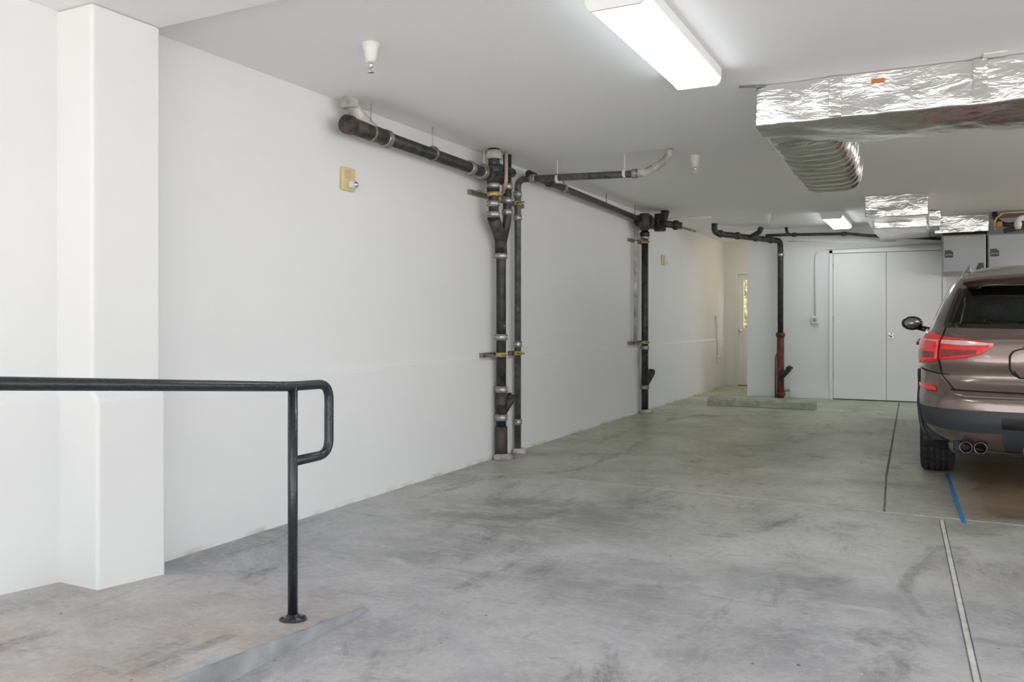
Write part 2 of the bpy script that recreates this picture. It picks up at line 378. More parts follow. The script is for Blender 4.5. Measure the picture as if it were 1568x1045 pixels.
box("pane", dx0+0.13, dx1-0.13, 15.435, 15.445, 1.05, 1.93, m_g, d2)
lathe("knob", [(0.012, 0), (0.012, -0.04), (0.028, -0.045), (0.03, -0.06), (0.004, -0.075)], M_chrome, (dx0+0.08, 15.42, 1.0), 'y', d2, 16)
M_leaf = mat("shrub_leaf", (0.17, 0.17, 0.05), 0.6, noise_scale=9, noise_amt=0.8)
M_twig = mat("dry_twig", (0.25, 0.18, 0.11), 0.8, noise_scale=9, noise_amt=0.4)
box("yard_ground", -8, 4, 15.6, 22, -0.25, -0.02, M_stop)
box("garden_fence", -8, 4, 19.2, 19.3, -0.02, 2.2, mat("fence_tan", (0.20, 0.14, 0.08), 0.8, noise_scale=5, noise_amt=0.2))
sh = empty("shrub", (-3.1, 17.0, 0))
vv = []; ff = []
for i in range(2200):
    p = Vector((random.gauss(0, 0.6), random.gauss(0, 0.35), random.uniform(0.3, 2.2)))
    a = Vector((random.gauss(0, 1), random.gauss(0, 1), random.gauss(0, 1))).normalized()*0.05
    c = a.orthogonal().normalized()*0.025
    k = len(vv); vv += [p-a, p+c, p+a, p-c]; ff.append((k, k+1, k+2, k+3))
mesh_obj("leaves", vv, ff, M_leaf, sh)
for i in range(22):
    x = random.uniform(-0.15, 0.15)
    tube("twig", [(x, 0, -0.03), (x*3, random.uniform(-.2, .2), 0.9), (x*7+random.uniform(-.3, .3), random.uniform(-.3, .3), 2.1)], 0.014, M_twig, sh, 0.3, 6)

# ------------------------------------------------------------ handrail
hr = empty("handrail")
RX = -2.20; R = 0.019
PY = 2.485
def hz(y): return 0.945 + (PY-y)*0.078
tube("top_rail_loop", [(RX, -2.4, hz(-2.4)), (RX, PY-0.02, 0.945), (RX, 2.70, 0.940), (RX, 2.70, 0.655), (RX, PY, 0.655)], R, M_black, hr, 0.065, 20, 8)
for py in (PY, 0.75, -1.0):
    zt = hz(py)
    tube("post", [(RX, py, rz(py)), (RX, py, zt-0.004)], R, M_black, hr, 0, 20)
    lathe("flange", [(0.052, -0.002), (0.052, 0.006), (0.028, 0.011), (0.022, 0.023)], M_black, (RX, py, rz(py)), 'z', hr, 24)
    for a in (0.8, 2.4, 3.9, 5.5):
        lathe("bolt", [(0.006, 0.005), (0.006, 0.012), (0.003, 0.014)], M_black, (RX+0.040*math.cos(a), py+0.040*math.sin(a), rz(py)), 'z', hr, 8)

# ------------------------------------------------------------ plumbing
def band(par, p, d, r, w=0.05, m=None):
    p = Vector(p); d = Vector(d).normalized()
    tube("coupling", [p-d*w/2, p-d*w/2+d*0.006, p+d*w/2-d*0.006, p+d*w/2], [r*1.10, r*1.2, r*1.2, r*1.10], m or M_band, par, 0, 20)
    for s in (-0.3, 0.3):
        tube("band_rib", [p+d*w*(s-0.07), p+d*w*(s+0.07)], r*1.26, M_steel, par, 0, 20)
def hub(par, p, d, r, m):
    p = Vector(p); d = Vector(d).normalized()
    tube("hub", [p-d*0.035, p-d*0.02, p+d*0.02, p+d*0.035], [r*1.05, r*1.25, r*1.25, r*1.05], m, par, 0, 18)
Z = (0, 0, 1); Yd = (0, 1, 0)
a = empty("drain_pipe_stack")
tube("horizontal_main", [(-3.28, 4.22, 2.425), (-3.28, 6.16, 2.40), (-3.29, 6.16, 2.10), (-3.33, 6.38, 1.88), (-3.33, 6.38, 0.0)], 0.043, M_iron, a, 0.09, 20, 8)
lathe("cleanout_plug", [(0.060, 0.0), (0.060, -0.05), (0.050, -0.06), (0.022, -0.06), (0.022, -0.08), (0.001, -0.08)], M_brown, (-3.28, 4.24, 2.425), 'y', a, 24)
tube("wye_body", [(-3.28, 4.24, 2.425), (-3.28, 4.62, 2.42)], 0.052, M_brown, a)
tube("wye_branch", [(-3.28, 4.50, 2.42), (-3.30, 4.30, 2.53), (-3.32, 4.26, 2.61)], 0.045, M_overspray, a, 0.05)
hub(a, (-3.31, 4.27, 2.575), (0, 0, 1), 0.045, M_overspray)
for y in (4.62, 5.75, 5.95): band(a, (-3.28, y, 2.42-(y-4.22)*0.0129), Yd, 0.047)
for y in (4.45, 5.2, 5.98):
    tube("hanger", [(-3.28, y, 2.42), (-3.28, y, 2.61)], 0.005, M_overspray, a)
    tube("hanger_ring", [(-3.28, y-0.012, 2.42), (-3.28, y+0.012, 2.42)], 0.054, M_steel, a)
tube("vent_riser", [(-3.24, 6.08, 2.38), (-3.24, 6.08, 2.61)], 0.047, M_iron, a)
hub(a, (-3.24, 6.08, 2.56), Z, 0.055, M_overspray); hub(a, (-3.24, 6.08, 2.44), Z, 0.055, M_iron)
tube("tee_body", [(-3.27, 6.0, 2.40), (-3.27, 6.26, 2.40)], 0.060, M_rust, a)
tube("tee_elbow", [(-3.29, 6.16, 2.42), (-3.29, 6.16, 2.27)], 0.053, M_rust, a)
tube("second_leg", [(-3.26, 6.36, 2.61), (-3.26, 6.36, 2.05), (-3.33, 6.38, 1.80)], 0.036, M_iron, a, 0.06)
tube("cross_arm", [(-3.26, 6.1, 2.47), (-3.26, 6.45, 2.47)], 0.04, M_rust, a)
tube("slim_brown", [(-3.20, 6.22, 2.60), (-3.20, 6.22, 2.36), (-3.27, 6.3, 2.28)], 0.016, M_tan, a, 0.03)
tube("pale_line", [(-3.385, 6.58, 0.0), (-3.385, 6.58, 2.36)], 0.014, M_white, a, 0, 10)  # thin pale upright tube between the stacks
for z in (2.32, 2.17, 2.08): band(a, (-3.29, 6.16, z), Z, 0.045)
for z in (2.34, 2.22, 2.12): band(a, (-3.26, 6.36, z), Z, 0.038)
tube("wye_fit", [(-3.30, 6.18, 2.06), (-3.33, 6.37, 1.90), (-3.33, 6.38, 1.76)], 0.053, M_brown, a, 0.05)
band(a, (-3.33, 6.38, 1.75), Z, 0.046)
for z in (1.05, 0.60, 0.36): band(a, (-3.33, 6.38, z), Z, 0.046, 0.055)
tube("cleanout_wye", [(-3.33, 6.38, 0.40), (-3.30, 6.48, 0.50), (-3.30, 6.48, 0.53)], 0.044, M_brown, a, 0.03)
tube("wye_throat", [(-3.33, 6.38, 0.58), (-3.33, 6.38, 0.38)], 0.050, M_brown, a)
lathe("wye_cap", [(0.05, 0), (0.05, 0.025), (0.02, 0.03), (0.02, 0.045), (0.001, 0.045)], M_iron, (-3.30, 6.48, 0.52), 'z', a, 20)
tube("base_iron", [(-3.33, 6.38, 0.28), (-3.33, 6.38, 0.02)], 0.054, M_brown, a)
lathe("grout_collar", [(0.09, 0), (0.085, 0.03), (0.06, 0.05)], M_overspray, (-3.31, 6.38, 0), 'z', a, 20)
tube("vent_stack", [(-3.35, 6.74, 0.0), (-3.35, 6.74, 2.465), (-2.16, 6.74, 2.425), (-1.97, 6.74, 2.53), (-1.95, 6.74, 2.61)], 0.030, M_abs, a, 0.08, 18, 8)
tube("arm_end", [(-2.22, 6.74, 2.428), (-2.13, 6.74, 2.435), (-1.97, 6.74, 2.53), (-1.95, 6.74, 2.608)], 0.033, M_overspray, a, 0.07, 18, 8)
lathe("grout_collar", [(0.07, 0), (0.065, 0.03), (0.045, 0.045)], M_overspray, (-3.33, 6.74, 0), 'z', a, 20)
for z in (0.28, 0.98, 2.12, 2.33): band(a, (-3.35, 6.74, z), Z, 0.032, 0.05)
for x in (-3.2, -2.25): band(a, (x, 6.74, 2.46 if x < -3 else 2.43), (1, 0, 0), 0.032, 0.05)
for x in (-2.96, -2.34):
    tube("hanger", [(x, 6.74, 2.44), (x, 6.74, 2.61)], 0.006, M_white, a)
    tube("hanger_ring", [(x-0.012, 6.74, 2.44), (x+0.012, 6.74, 2.44)], 0.039, M_white, a)
for z, y0, y1 in ((2.25, 5.95, 6.95), (0.90, 6.15, 6.85)):
    box("strut", -3.42, -3.385, y0, y1, z-0.02, z+0.02, M_steel, a, 0.003)
    tube("pipe_clamp", [(-3.33, 6.38, z-0.018), (-3.33, 6.38, z+0.018)], 0.051, M_brass, a)
    tube("pipe_clamp", [(-3.35, 6.74, z-0.018), (-3.35, 6.74, z+0.018)], 0.037, M_brass, a)
    for y in (6.38, 6.74, y0+0.04):
        tube("bolt", [(-3.38, y-0.02, z), (-3.26, y-0.05, z)], 0.008, M_steel, a, 0, 8)
tube("pipe_clamp", [(-3.29, 6.16, 2.232), (-3.29, 6.16, 2.268)], 0.051, M_brass, a)
b_ = empty("drain_pipe_branch")
tube("run_pipe", [(-3.27, 6.80, 2.52), (-3.27, 7.1, 2.51), (-3.28, 10.1, 2.45)], 0.033, M_iron, b_, 0.05)
hub(b_, (-3.27, 7.25, 2.507), Yd, 0.036, M_rust); hub(b_, (-3.27, 6.95, 2.515), Yd, 0.036, M_overspray)
band(b_, (-3.27, 7.6, 2.50), Yd, 0.034)
for y in (7.6, 8.8, 9.8):
    tube("hanger", [(-3.27, y, 2.49), (-3.27, y, 2.61)], 0.005, M_steel, b_)
tube("stack_pipe", [(-3.33, 10.38, 0.0), (-3.33, 10.38, 2.50)], 0.044, M_iron, b_)
tube("side_tube", [(-3.37, 10.12, 0.88), (-3.37, 10.12, 2.40)], 0.022, M_overspray, b_)  # thin pale upright tube beside the stack pipe
tube("wye_drum", [(-3.30, 10.05, 2.44), (-3.25, 10.45, 2.44)], 0.075, M_iron, b_)
tube("trap_left", [(-3.22, 10.02, 2.52), (-3.22, 10.02, 2.32)], 0.06, M_rust, b_)
tube("trap_right", [(-3.15, 10.45, 2.56), (-3.15, 10.45, 2.34)], 0.075, M_iron, b_)
tube("elbow_up", [(-3.2, 10.4, 2.44), (-3.12, 10.5, 2.5), (-3.1, 10.52, 2.61)], 0.055, M_rust, b_, 0.05)
tube("arm", [(-3.15, 10.4, 2.44), (-2.88, 10.5, 2.40)], 0.045, M_rust, b_)
tube("arm_tip", [(-2.95, 10.48, 2.40), (-2.72, 10.58, 2.33)], 0.014, M_steel, b_)
hub(b_, (-2.95, 10.47, 2.41), (0.27, 0.1, -0.04), 0.05, M_iron)
hub(b_, (-3.25, 10.2, 2.44), Yd, 0.08, M_rust); hub(b_, (-3.33, 10.38, 2.30), Z, 0.05, M_iron)
for z in (2.2, 0.91):
    box("strut", -3.42, -3.385, 9.95, 10.65, z-0.02, z+0.02, M_steel, b_, 0.003)
    tube("pipe_clamp", [(-3.33, 10.38, z-0.018), (-3.33, 10.38, z+0.018)], 0.053, M_brass, b_)
    for y in (10.12, 10.38): tube("bolt", [(-3.38, y-0.03, z), (-3.25, y-0.05, z)], 0.008, M_steel, b_, 0, 8)
band(b_, (-3.33, 10.38, 2.26), Z, 0.046); band(b_, (-3.33, 10.38, 0.84), Z, 0.046); band(b_, (-3.33, 10.38, 0.33), Z, 0.046)
tube("cleanout_wye", [(-3.33, 10.38, 0.36), (-3.30, 10.56, 0.50), (-3.30, 10.58, 0.54)], 0.045, M_rust, b_, 0.03)
tube("upper_wye", [(-3.33, 10.38, 0.62), (-3.30, 10.30, 0.72), (-3.30, 10.29, 0.76)], 0.04, M_rust, b_, 0.03)
lathe("grout_collar", [(0.085, 0), (0.08, 0.03), (0.05, 0.05)], M_overspray, (-3.31, 10.38, 0), 'z', b_, 20)
c_ = empty("drain_pipe_riser")
tube("main", [(-2.88, 12.27, 2.609), (-2.88, 12.27, 2.50), (-2.84, 12.33, 2.465), (-2.115, 13.28, 2.41), (-2.115, 13.33, 2.30), (-2.115, 13.33, 0.95)], 0.043, M_iron, c_, 0.06, 18, 8)
tube("red_lower", [(-2.115, 13.33, 1.0), (-2.115, 13.33, 0.0)], 0.054, M_red, c_)
hub(c_, (-2.115, 13.33, 0.97), Z, 0.054, M_red); hub(c_, (-2.115, 13.33, 0.06), Z, 0.056, M_red)
band(c_, (-2.115, 13.33, 2.2), Z, 0.045)
dC = Vector((0.745, 0.98, -0.06)).normalized()
for t in (0.08, 0.4, 0.75, 1.05): hub(c_, Vector((-2.86, 12.3, 2.47)) + dC*t, dC, 0.044, M_rust)
tube("wye_stub", [Vector((-2.86, 12.3, 2.47))+dC*0.65, (-2.30, 12.65, 2.50), (-2.28, 12.62, 2.55)], 0.04, M_iron, c_, 0.04)
tube("valve_arm", [(-2.115, 13.30, 0.30), (-2.0, 13.25, 0.42), (-1.97, 13.25, 0.46)], 0.04, M_rust, c_, 0.03)
lathe("valve_cap", [(0.05, 0), (0.05, 0.03), (0.02, 0.035), (0.02, 0.05), (0.001, 0.05)], M_iron, (-1.97, 13.25, 0.455), 'z', c_, 16)
tube("valve_low", [(-2.115, 13.33, 0.12), (-1.98, 13.33, 0.12)], 0.02, M_steel, c_)
tube("small_line", [(-2.20, 13.40, 0.0), (-2.20, 13.40, 0.62), (-2.16, 13.38, 0.7)], 0.014, M_steel, c_, 0.03)
g = empty("gas_pipe")
tube("line", [(-2.02, 13.25, 2.608), (-2.00, 13.25, 2.495), (-1.12, 13.25, 2.47), (-0.85, 13.25, 2.43), (0.08, 13.25, 2.345)], 0.022, M_iron, g, 0.06)
tube("line_left", [(-2.32, 13.25, 2.50), (-1.98, 13.25, 2.495)], 0.022, M_iron, g)
tube("line_low", [(-2.0, 13.30, 2.40), (-1.3, 13.30, 2.36), (-0.5, 13.3, 2.34)], 0.008, M_white, g)
for x in (-1.9, -1.2): hub(g, (x, 13.25, 2.49 if x < -1.5 else 2.472), (1, 0, 0), 0.026, M_rust)
cc = empty("electrical_conduit")
tube("ceiling_run", [(-3.42, 11.3, 2.597), (-2.7, 11.35, 2.597)], 0.012, M_white, cc, 0, 10)
tube("wall_run", [(-1.62, 13.435, 1.25), (-1.62, 13.435, 2.27), (0.10, 13.435, 2.29)], 0.012, M_white, cc, 0.16, 10)
box("outlet_box", -1.67, -1.57, 13.39, 13.45, 1.14, 1.26, M_white, cc, 0.008)
lathe("outlet_face", [(0.03, 0), (0.03, -0.008), (0.02, -0.010)], M_band, (-1.62, 13.39, 1.2), 'y', cc, 16)
c3 = empty("wall_outlet")
box("plate", -3.42, -3.39, 14.6, 14.72, 1.15, 1.27, M_white, c3, 0.006)
tube("drop", [(-3.40, 14.66, 1.15), (-3.39, 14.66, 0.55)], 0.012, M_white, c3, 0, 8)
box("low_box", -3.40, -3.34, 14.6, 14.72, 0.45, 0.57, M_white, c3, 0.006)

# ------------------------------------------------------------ alarms & sprinklers
def strobe(Y, z):
    s = empty("fire_alarm_strobe")
    box("body", WX, WX+0.028, Y-0.065, Y+0.065, z-0.075, z+0.075, M_beige, s, 0.008)
    for k in range(5):
        box("grille", WX+0.026, WX+0.031, Y-0.045, Y+0.01, z+0.0+k*0.012, z+0.005+k*0.012, M_tan, s)
    box("strobe_lens", WX+0.028, WX+0.065, Y-0.02, Y+0.05, z-0.06, z-0.015, M_white, s, 0.008)
    lathe("bulb", [(0.02, 0), (0.02, 0.01), (0.004, 0.018)], M_chrome, (WX+0.064, Y+0.015, z-0.037), 'x', s, 16)
strobe(4.37, 2.115); strobe(11.45, 2.04)
def sprinkler(x, y):
    s = empty("fire_sprinkler", (0, 0, 0))
    lathe("cone_cover", [(0.046, 2.61), (0.046, 2.60), (0.040, 2.585), (0.028, 2.53), (0.025, 2.51), (0.016, 2.508)], M_white, (x, y, 0), 'z', s, 28)
    lathe("nozzle", [(0.012, 2.515), (0.012, 2.49), (0.007, 2.485), (0.007, 2.478)], M_chrome, (x, y, 0), 'z', s, 14)
    tube("frame_arm", [(x-0.01, y, 2.49), (x-0.013, y, 2.475), (x, y, 2.462)], 0.003, M_chrome, s, 0.005, 6)
    tube("frame_arm", [(x+0.01, y, 2.49), (x+0.013, y, 2.475), (x, y, 2.462)], 0.003, M_chrome, s, 0.005, 6)
    lathe("deflector", [(0.015, 2.462), (0.017, 2.459)], M_chrome, (x, y, 0), 'z', s, 16)
sprinkler(-2.56, 3.47); sprinkler(-1.83, 7.10); sprinkler(-1.985, 11.48)

# ------------------------------------------------------------ fluorescent fixtures
def fixture(xc, y0, y1, zt=2.61):
    e = empty("ceiling_light_fixture")
    w = 0.13; d = zt-2.61
    prof = [(xc-w, 2.556+d), (xc-w+0.006, 2.535+d), (xc-w+0.02, 2.52+d), (xc+w-0.02, 2.52+d), (xc+w-0.006, 2.535+d), (xc+w, 2.556+d)]
    prism("lens", prof, 'y', y0+0.012, y1-0.012, M_tube, e)
    box("housing", xc-w-0.003, xc+w+0.003, y0+0.012, y1-0.012, 2.556+d, 2.61+d, M_house, e)
    pr2 = [(xc-w-0.004, 2.61+d), (xc-w-0.004, 2.554+d), (xc-w+0.003, 2.531+d), (xc-w+0.02, 2.515+d), (xc+w-0.02, 2.515+d), (xc+w-0.003, 2.531+d), (xc+w+0.004, 2.554+d), (xc+w+0.004, 2.61+d)]
    prism("end_cap", pr2, 'y', y0, y0+0.014, M_house, e); prism("end_cap", pr2, 'y', y1-0.014, y1, M_house, e)
for xc, y0, y1 in ((-1.2, 3.33, 4.71), (-1.2, 11.6, 12.97), (1.9, 3.33, 4.71), (1.9, 7.6, 8.97), (1.9, 10.4, 11.77), (4.2, 3.33, 4.71), (5.2, 7.6, 8.97), (5.2, 11.6, 12.97)):  # left pair visible, ceiling glow implies another, the rest added unseen for brightness
    fixture(xc, y0, y1)
for xc in (-1.2, 1.8, 4.8): fixture(xc, -1.0, 0.4, 2.55)  # unseen overhead fixtures added to brighten the near end
pl = empty("added_alcove_lamp")  # lamp added to warm and brighten the dark alcove
M_warm = mat("added_lamp_glow", (0.95, 0.9, 0.8), 0.4, noise_scale=3, noise_amt=0.01, emis=(1.0, 0.84, 0.56), emis_s=26)
lathe("base", [(0.15, 2.61), (0.15, 2.59)], M_white, (-2.15, 14.4, 0), 'z', pl, 32)
lathe("dome", [(0.14, 2.59), (0.13, 2.555), (0.09, 2.53), (0.002, 2.52)], M_warm, (-2.15, 14.4, 0), 'z', pl, 32)

# ------------------------------------------------------------ foil ducts
def crumple_box(name, x0, x1, y0, y1, z0, z1, parent, step=0.05, amp=0.012, sag=0.0, seed=0.0, m=None):
    z1 = min(z1, 2.608)
    nx = max(1, round((x1-x0)/step)); nz = max(1, round((z1-z0)/step)); ny = max(1, round((y1-y0)/step))
    bm = bmesh.new(); vm = {}
    def V(i, j, k):
        key = (i, j, k)
        if key not in vm:
            p = Vector((x0+(x1-x0)*i/nx, y0+(y1-y0)*j/ny, z0+(z1-z0)*k/nz))
            n = noise.noise_vector(p*4.5+Vector((seed, 0, 0)))*amp + noise.noise_vector(p*11+Vector((0, seed, 0)))*amp*0.6
            q = p + n
            if k == 0:
                q.z -= sag*math.sin(math.pi*i/nx)*math.sin(math.pi*j/ny)
                if sag: q.z -= 0.5*sag*abs(noise.noise(Vector((p.x*2.5, p.y*2.5, seed+3))))*math.sin(math.pi*j/ny)**0.5
            if k == nz: q.z = z1
            q.z = min(q.z, z1)
            vm[key] = bm.verts.new(q)
        return vm[key]
    for i in range(nx):
        for j in range(ny):
            bm.faces.new((V(i, j, 0), V(i, j+1, 0), V(i+1, j+1, 0), V(i+1, j, 0)))
            bm.faces.new((V(i, j, nz), V(i+1, j, nz), V(i+1, j+1, nz), V(i, j+1, nz)))
    for i in range(nx):
        for k in range(nz):
            bm.faces.new((V(i, 0, k), V(i+1, 0, k), V(i+1, 0, k+1), V(i, 0, k+1)))
            bm.faces.new((V(i, ny, k), V(i, ny, k+1), V(i+1, ny, k+1), V(i+1, ny, k)))
    for j in range(ny):
        for k in range(nz):
            bm.faces.new((V(0, j, k), V(0, j, k+1), V(0, j+1, k+1), V(0, j+1, k)))
            bm.faces.new((V(nx, j, k), V(nx, j+1, k), V(nx, j+1, k+1), V(nx, j, k+1)))
    bmesh.ops.recalc_face_normals(bm, faces=bm.faces)
    me = D.meshes.new(name); bm.to_mesh(me); bm.free(); me.materials.append(m or M_foil)
    o = link(D.objects.new(name, me), parent)
    for p in me.polygons: p.use_smooth = True
    sb = o.modifiers.new("b", 'BEVEL'); sb.width = 0.008; sb.segments = 2; sb.angle_limit = math.radians(50)
    o.modifiers.new("wn", 'WEIGHTED_NORMAL')
    return o
def flex_duct(name, xa, xb, ya, yb, za, zb, ztop, parent, period=0.15, depth=0.035):
    """accordion duct: U-shaped section (flat on the ceiling, rounded below), drooping from za to zb"""
    V = []; F = []
    ny = int((yb-ya)/0.011); n = 44
    for j in range(ny+1):
        t = j/ny; y = ya+(yb-ya)*t
        hw = (xb-xa)/2*(1+0.03*math.sin(y*5)); zbot = za+(zb-za)*t; cx = (xa+xb)/2
        for k in range(n+1):
            s = k/n
            a = math.pi*s
            ex = 0.42
            x = -math.copysign(abs(math.cos(a))**ex, math.cos(a)); z = abs(math.sin(a))**ex
            wob = 0.035*noise.noise(Vector((x*1.5, y*2.3, 4.0)))+0.02*noise.noise(Vector((x*4, y*5, 9.0)))
            bow = 0.06*z*(1-x*x)
            ph = (y+wob-bow)/period
            lob = abs(math.sin(math.pi*ph))**0.6
            amp = depth*(0.65+0.9*abs(noise.noise(Vector((0.3, math.floor(ph)*1.7, 1.0)))))
            rr = 1.0 - (1-lob)*amp/0.25
            pz = ztop-(ztop-zbot)*z*(rr if z > 0.2 else 1)
            px = cx + hw*x*(rr)
            cr = noise.noise_vector(Vector((px*14, y*14, pz*14)))*0.006
            V.append((px+cr.x, y+cr.y, min(ztop, pz+cr.z) if 0 < k < n else ztop))
    for j in range(ny):
        for k in range(n):
            F.append((j*(n+1)+k, (j+1)*(n+1)+k, (j+1)*(n+1)+k+1, j*(n+1)+k+1))
    F.append(tuple(range(n+1))); F.append(tuple(range(ny*(n+1), (ny+1)*(n+1))))
    o = mesh_obj(name, V, F, M_foilflex, parent, True)
    fix_normals(o); return o
du = empty("foil_air_duct")
crumple_box("trunk", -0.96, 2.6, 5.15, 5.85, 2.365, 2.61, du, 0.035, 0.010, sag=0.07, seed=1)
flex_duct("branch", -1.01, -0.50, 5.70, 7.35, 2.33, 2.255, 2.608, du)
# foil tape seams wrapped over the front of the trunk
for x in (-0.55, 0.18, 0.72, 1.4):
    crumple_box("foil_tape_seam", x, x+0.075, 5.128, 5.16, 2.372, 2.606, du, 0.03, 0.003, seed=x*7, m=M_foilflex)
for x in (0.25, 0.72, 1.4):
    o2 = box("tape_flange", x-0.02, x+0.09, 5.06, 5.14, 2.602, 2.609, M_white, du)
box("label", -0.32, -0.25, 5.128, 5.138, 2.54, 2.56, M_orange, du)
tube("strap_rod", [(-1.05, 5.1, 2.6), (-0.9, 5.15, 2.6)], 0.006, M_steel, du)
d2_ = empty("foil_air_duct")
crumple_box("body", -0.71, -0.06, 10.3, 13.18, 2.36, 2.61, d2_, 0.05, 0.010, sag=0.03, seed=9)
crumple_box("lower", -0.66, -0.08, 10.8, 11.5, 2.28, 2.42, d2_, 0.05, 0.012, seed=13)
crumple_box("side_boot", 0.0, 0.64, 12.7, 13.18, 2.37, 2.61, d2_, 0.05, 0.010, seed=17)
crumple_box("elbow", -0.10, 0.06, 12.0, 12.9, 2.40, 2.60, d2_, 0.05, 0.012, seed=19)

# ------------------------------------------------------------ overhead cabinets
for i in range(4):
    x0 = 0.09 + i*0.53; x1 = x0+0.515
    e = empty("storage_cabinet")
    box("case", x0, x1, 12.62, 13.445, 1.82, 2.33, M_cab, e, 0.008)
    box("door_panel", x0+0.012, x1-0.012, 12.60, 12.62, 1.835, 2.315, M_cab, e, 0.008)
    prism("handle_recess", [(x0+0.03, 2.03), (x0+0.13, 2.03), (x0+0.13, 2.10), (x0+0.10, 2.13), (x0+0.03, 2.13)], 'y', 12.594, 12.601, M_cabd, e)
    box("handle", x0+0.04, x0+0.12, 12.58, 12.594, 2.06, 2.075, M_cab, e, 0.003)
    prism("right_recess", [(x1-0.12, 1.86), (x1-0.03, 1.86), (x1-0.03, 1.95), (x1-0.09, 1.95)], 'y', 12.594, 12.601, M_cabd, e)
    for z in (1.87, 2.28): lathe("lock", [(0.012, 0), (0.012, -0.008), (0.008, -0.01)], M_band, (x1-0.05, 12.6, z), 'y', e, 14)
w = empty("water_pipe_run")
tube("black_hose", [(0.70, 12.6, 2.60), (0.70, 12.56, 2.52), (0.8, 12.5, 2.42), (1.1, 12.5, 2.44), (1.4, 12.5, 2.40), (2.3, 12.5, 2.42)], 0.03, M_iron, w, 0.08)
tube("white_pvc", [(0.95, 12.45, 2.36), (0.95, 12.45, 2.50), (2.3, 12.45, 2.50)], 0.035, M_white, w, 0.06)
tube("copper", [(0.7, 12.5, 2.36), (0.7, 12.5, 2.5), (0.78, 12.5, 2.58), (2.2, 12.5, 2.58)], 0.012, M_brass, w, 0.03)
tube("grey_pipe", [(0.8, 12.6, 2.36), (1.0, 12.6, 2.39), (2.3, 12.6, 2.36)], 0.03, M_abs, w, 0.05)
box("valve", 0.72, 0.78, 12.44, 12.50, 2.40, 2.47, M_orange, w, 0.01)
hub(w, (0.95, 12.45, 2.42), Z, 0.036, M_white)

ws = prism("wheel_stop", [(11.70, 0), (11.96, 0), (11.93, 0.09), (11.90, 0.11), (11.77, 0.11), (11.73, 0.09)], 'x', -2.85, -1.42, M_stop)
bv = ws.modifiers.new("b", 'BEVEL'); bv.width = 0.012; bv.segments = 2

# ------------------------------------------------------------ CAR
car = empty("suv_car", (0.84, 6.60, 0))
M_paint = mat("bronze_paint", (0.235, 0.180, 0.160), 0.22, 0.65, noise_scale=300, noise_amt=0.12, coat=1.0)
M_clad = mat("grey_cladding", (0.045, 0.050, 0.058), 0.5, noise_scale=80, noise_amt=0.1)
M_tire = mat("tire_rubber", (0.018, 0.018, 0.018), 0.75, noise_scale=30, noise_amt=0.2)
M_rim = mat("alloy_rim", (0.5, 0.5, 0.51), 0.3, 0.9, noise_scale=5, noise_amt=0.03)
M_tail = mat("tail_lamp_red", (0.60, 0.012, 0.016), 0.12, noise_scale=40, noise_amt=0.2, coat=1, emis=(1, 0.02, 0.02), emis_s=0.22)
M_tail2 = mat("tail_lamp_dark_red", (0.28, 0.004, 0.008), 0.12, noise_scale=40, noise_amt=0.2, coat=1)
M_clear = mat("lamp_clear", (0.75, 0.62, 0.62), 0.15, noise_scale=40, noise_amt=0.1, coat=1)
M_seam = mat("panel_gap", (0.008, 0.008, 0.008), 0.8, noise_scale=10, noise_amt=0.1)
M_trimb = mat("gloss_black", (0.01, 0.01, 0.011), 0.15, noise_scale=10, noise_amt=0.1, coat=0.5)
M_seat = mat("seat_leather", (0.16, 0.15, 0.14), 0.6, noise_scale=30, noise_amt=0.2)
M_darkch = mat("dark_chrome", (0.16, 0.16, 0.17), 0.25, 1.0, noise_scale=8, noise_amt=0.05)
def tint_glass():
    m, nt, b = new_mat("tinted_glass"); N = nt.nodes.new; L = nt.links.new
    tr = N("ShaderNodeBsdfTransparent"); tr.inputs[0].default_value = (0.46, 0.52, 0.51, 1)
    gl = N("ShaderNodeBsdfGlossy"); gl.inputs[0].default_value = (0.9, 0.95, 0.95, 1); gl.inputs["Roughness"].default_value = 0.02
    fr = N("ShaderNodeFresnel"); fr.inputs[0].default_value = 1.5
    mx = N("ShaderNodeMixShader"); L(fr.outputs[0], mx.inputs[0]); L(tr.outputs[0], mx.inputs[1]); L(gl.outputs[0], mx.inputs[2])
    L(mx.outputs[0], nt.nodes["Material Output"].inputs["Surface"]); return m
M_glass = tint_glass()

def zc_(z): return z if z <= 1.1 else 1.1+(z-1.1)*0.935
LV = [ # z, rearY, frontY, halfW
 (0.27, 0.16, 4.48, 0.86), (0.34, 0.07, 4.58, 0.905), (0.41, 0.03, 4.62, 0.925), (0.50, 0.0, 4.64, 0.935), (0.57, 0.0, 4.65, 0.94),
 (0.63, 0.005, 4.65, 0.938), (0.67, 0.03, 4.64, 0.935), (0.71, 0.085, 4.63, 0.935), (0.80, 0.125, 4.61, 0.94), (0.90, 0.10, 4.56, 0.94), (0.99, 0.11, 4.42, 0.935),
 (1.05, 0.12, 4.1, 0.92), (1.10, 0.15, 3.6, 0.895), (1.15, 0.20, 3.30, 0.865), (1.25, 0.27, 3.10, 0.83), (1.35, 0.33, 2.90, 0.79),
 (1.45, 0.39, 2.70, 0.745), (1.53, 0.43, 2.53, 0.70), (1.58, 0.46, 2.42, 0.655), (1.62, 0.55, 2.30, 0.58), (1.645, 0.72, 2.15, 0.48), (1.66, 1.0, 1.95, 0.30)]
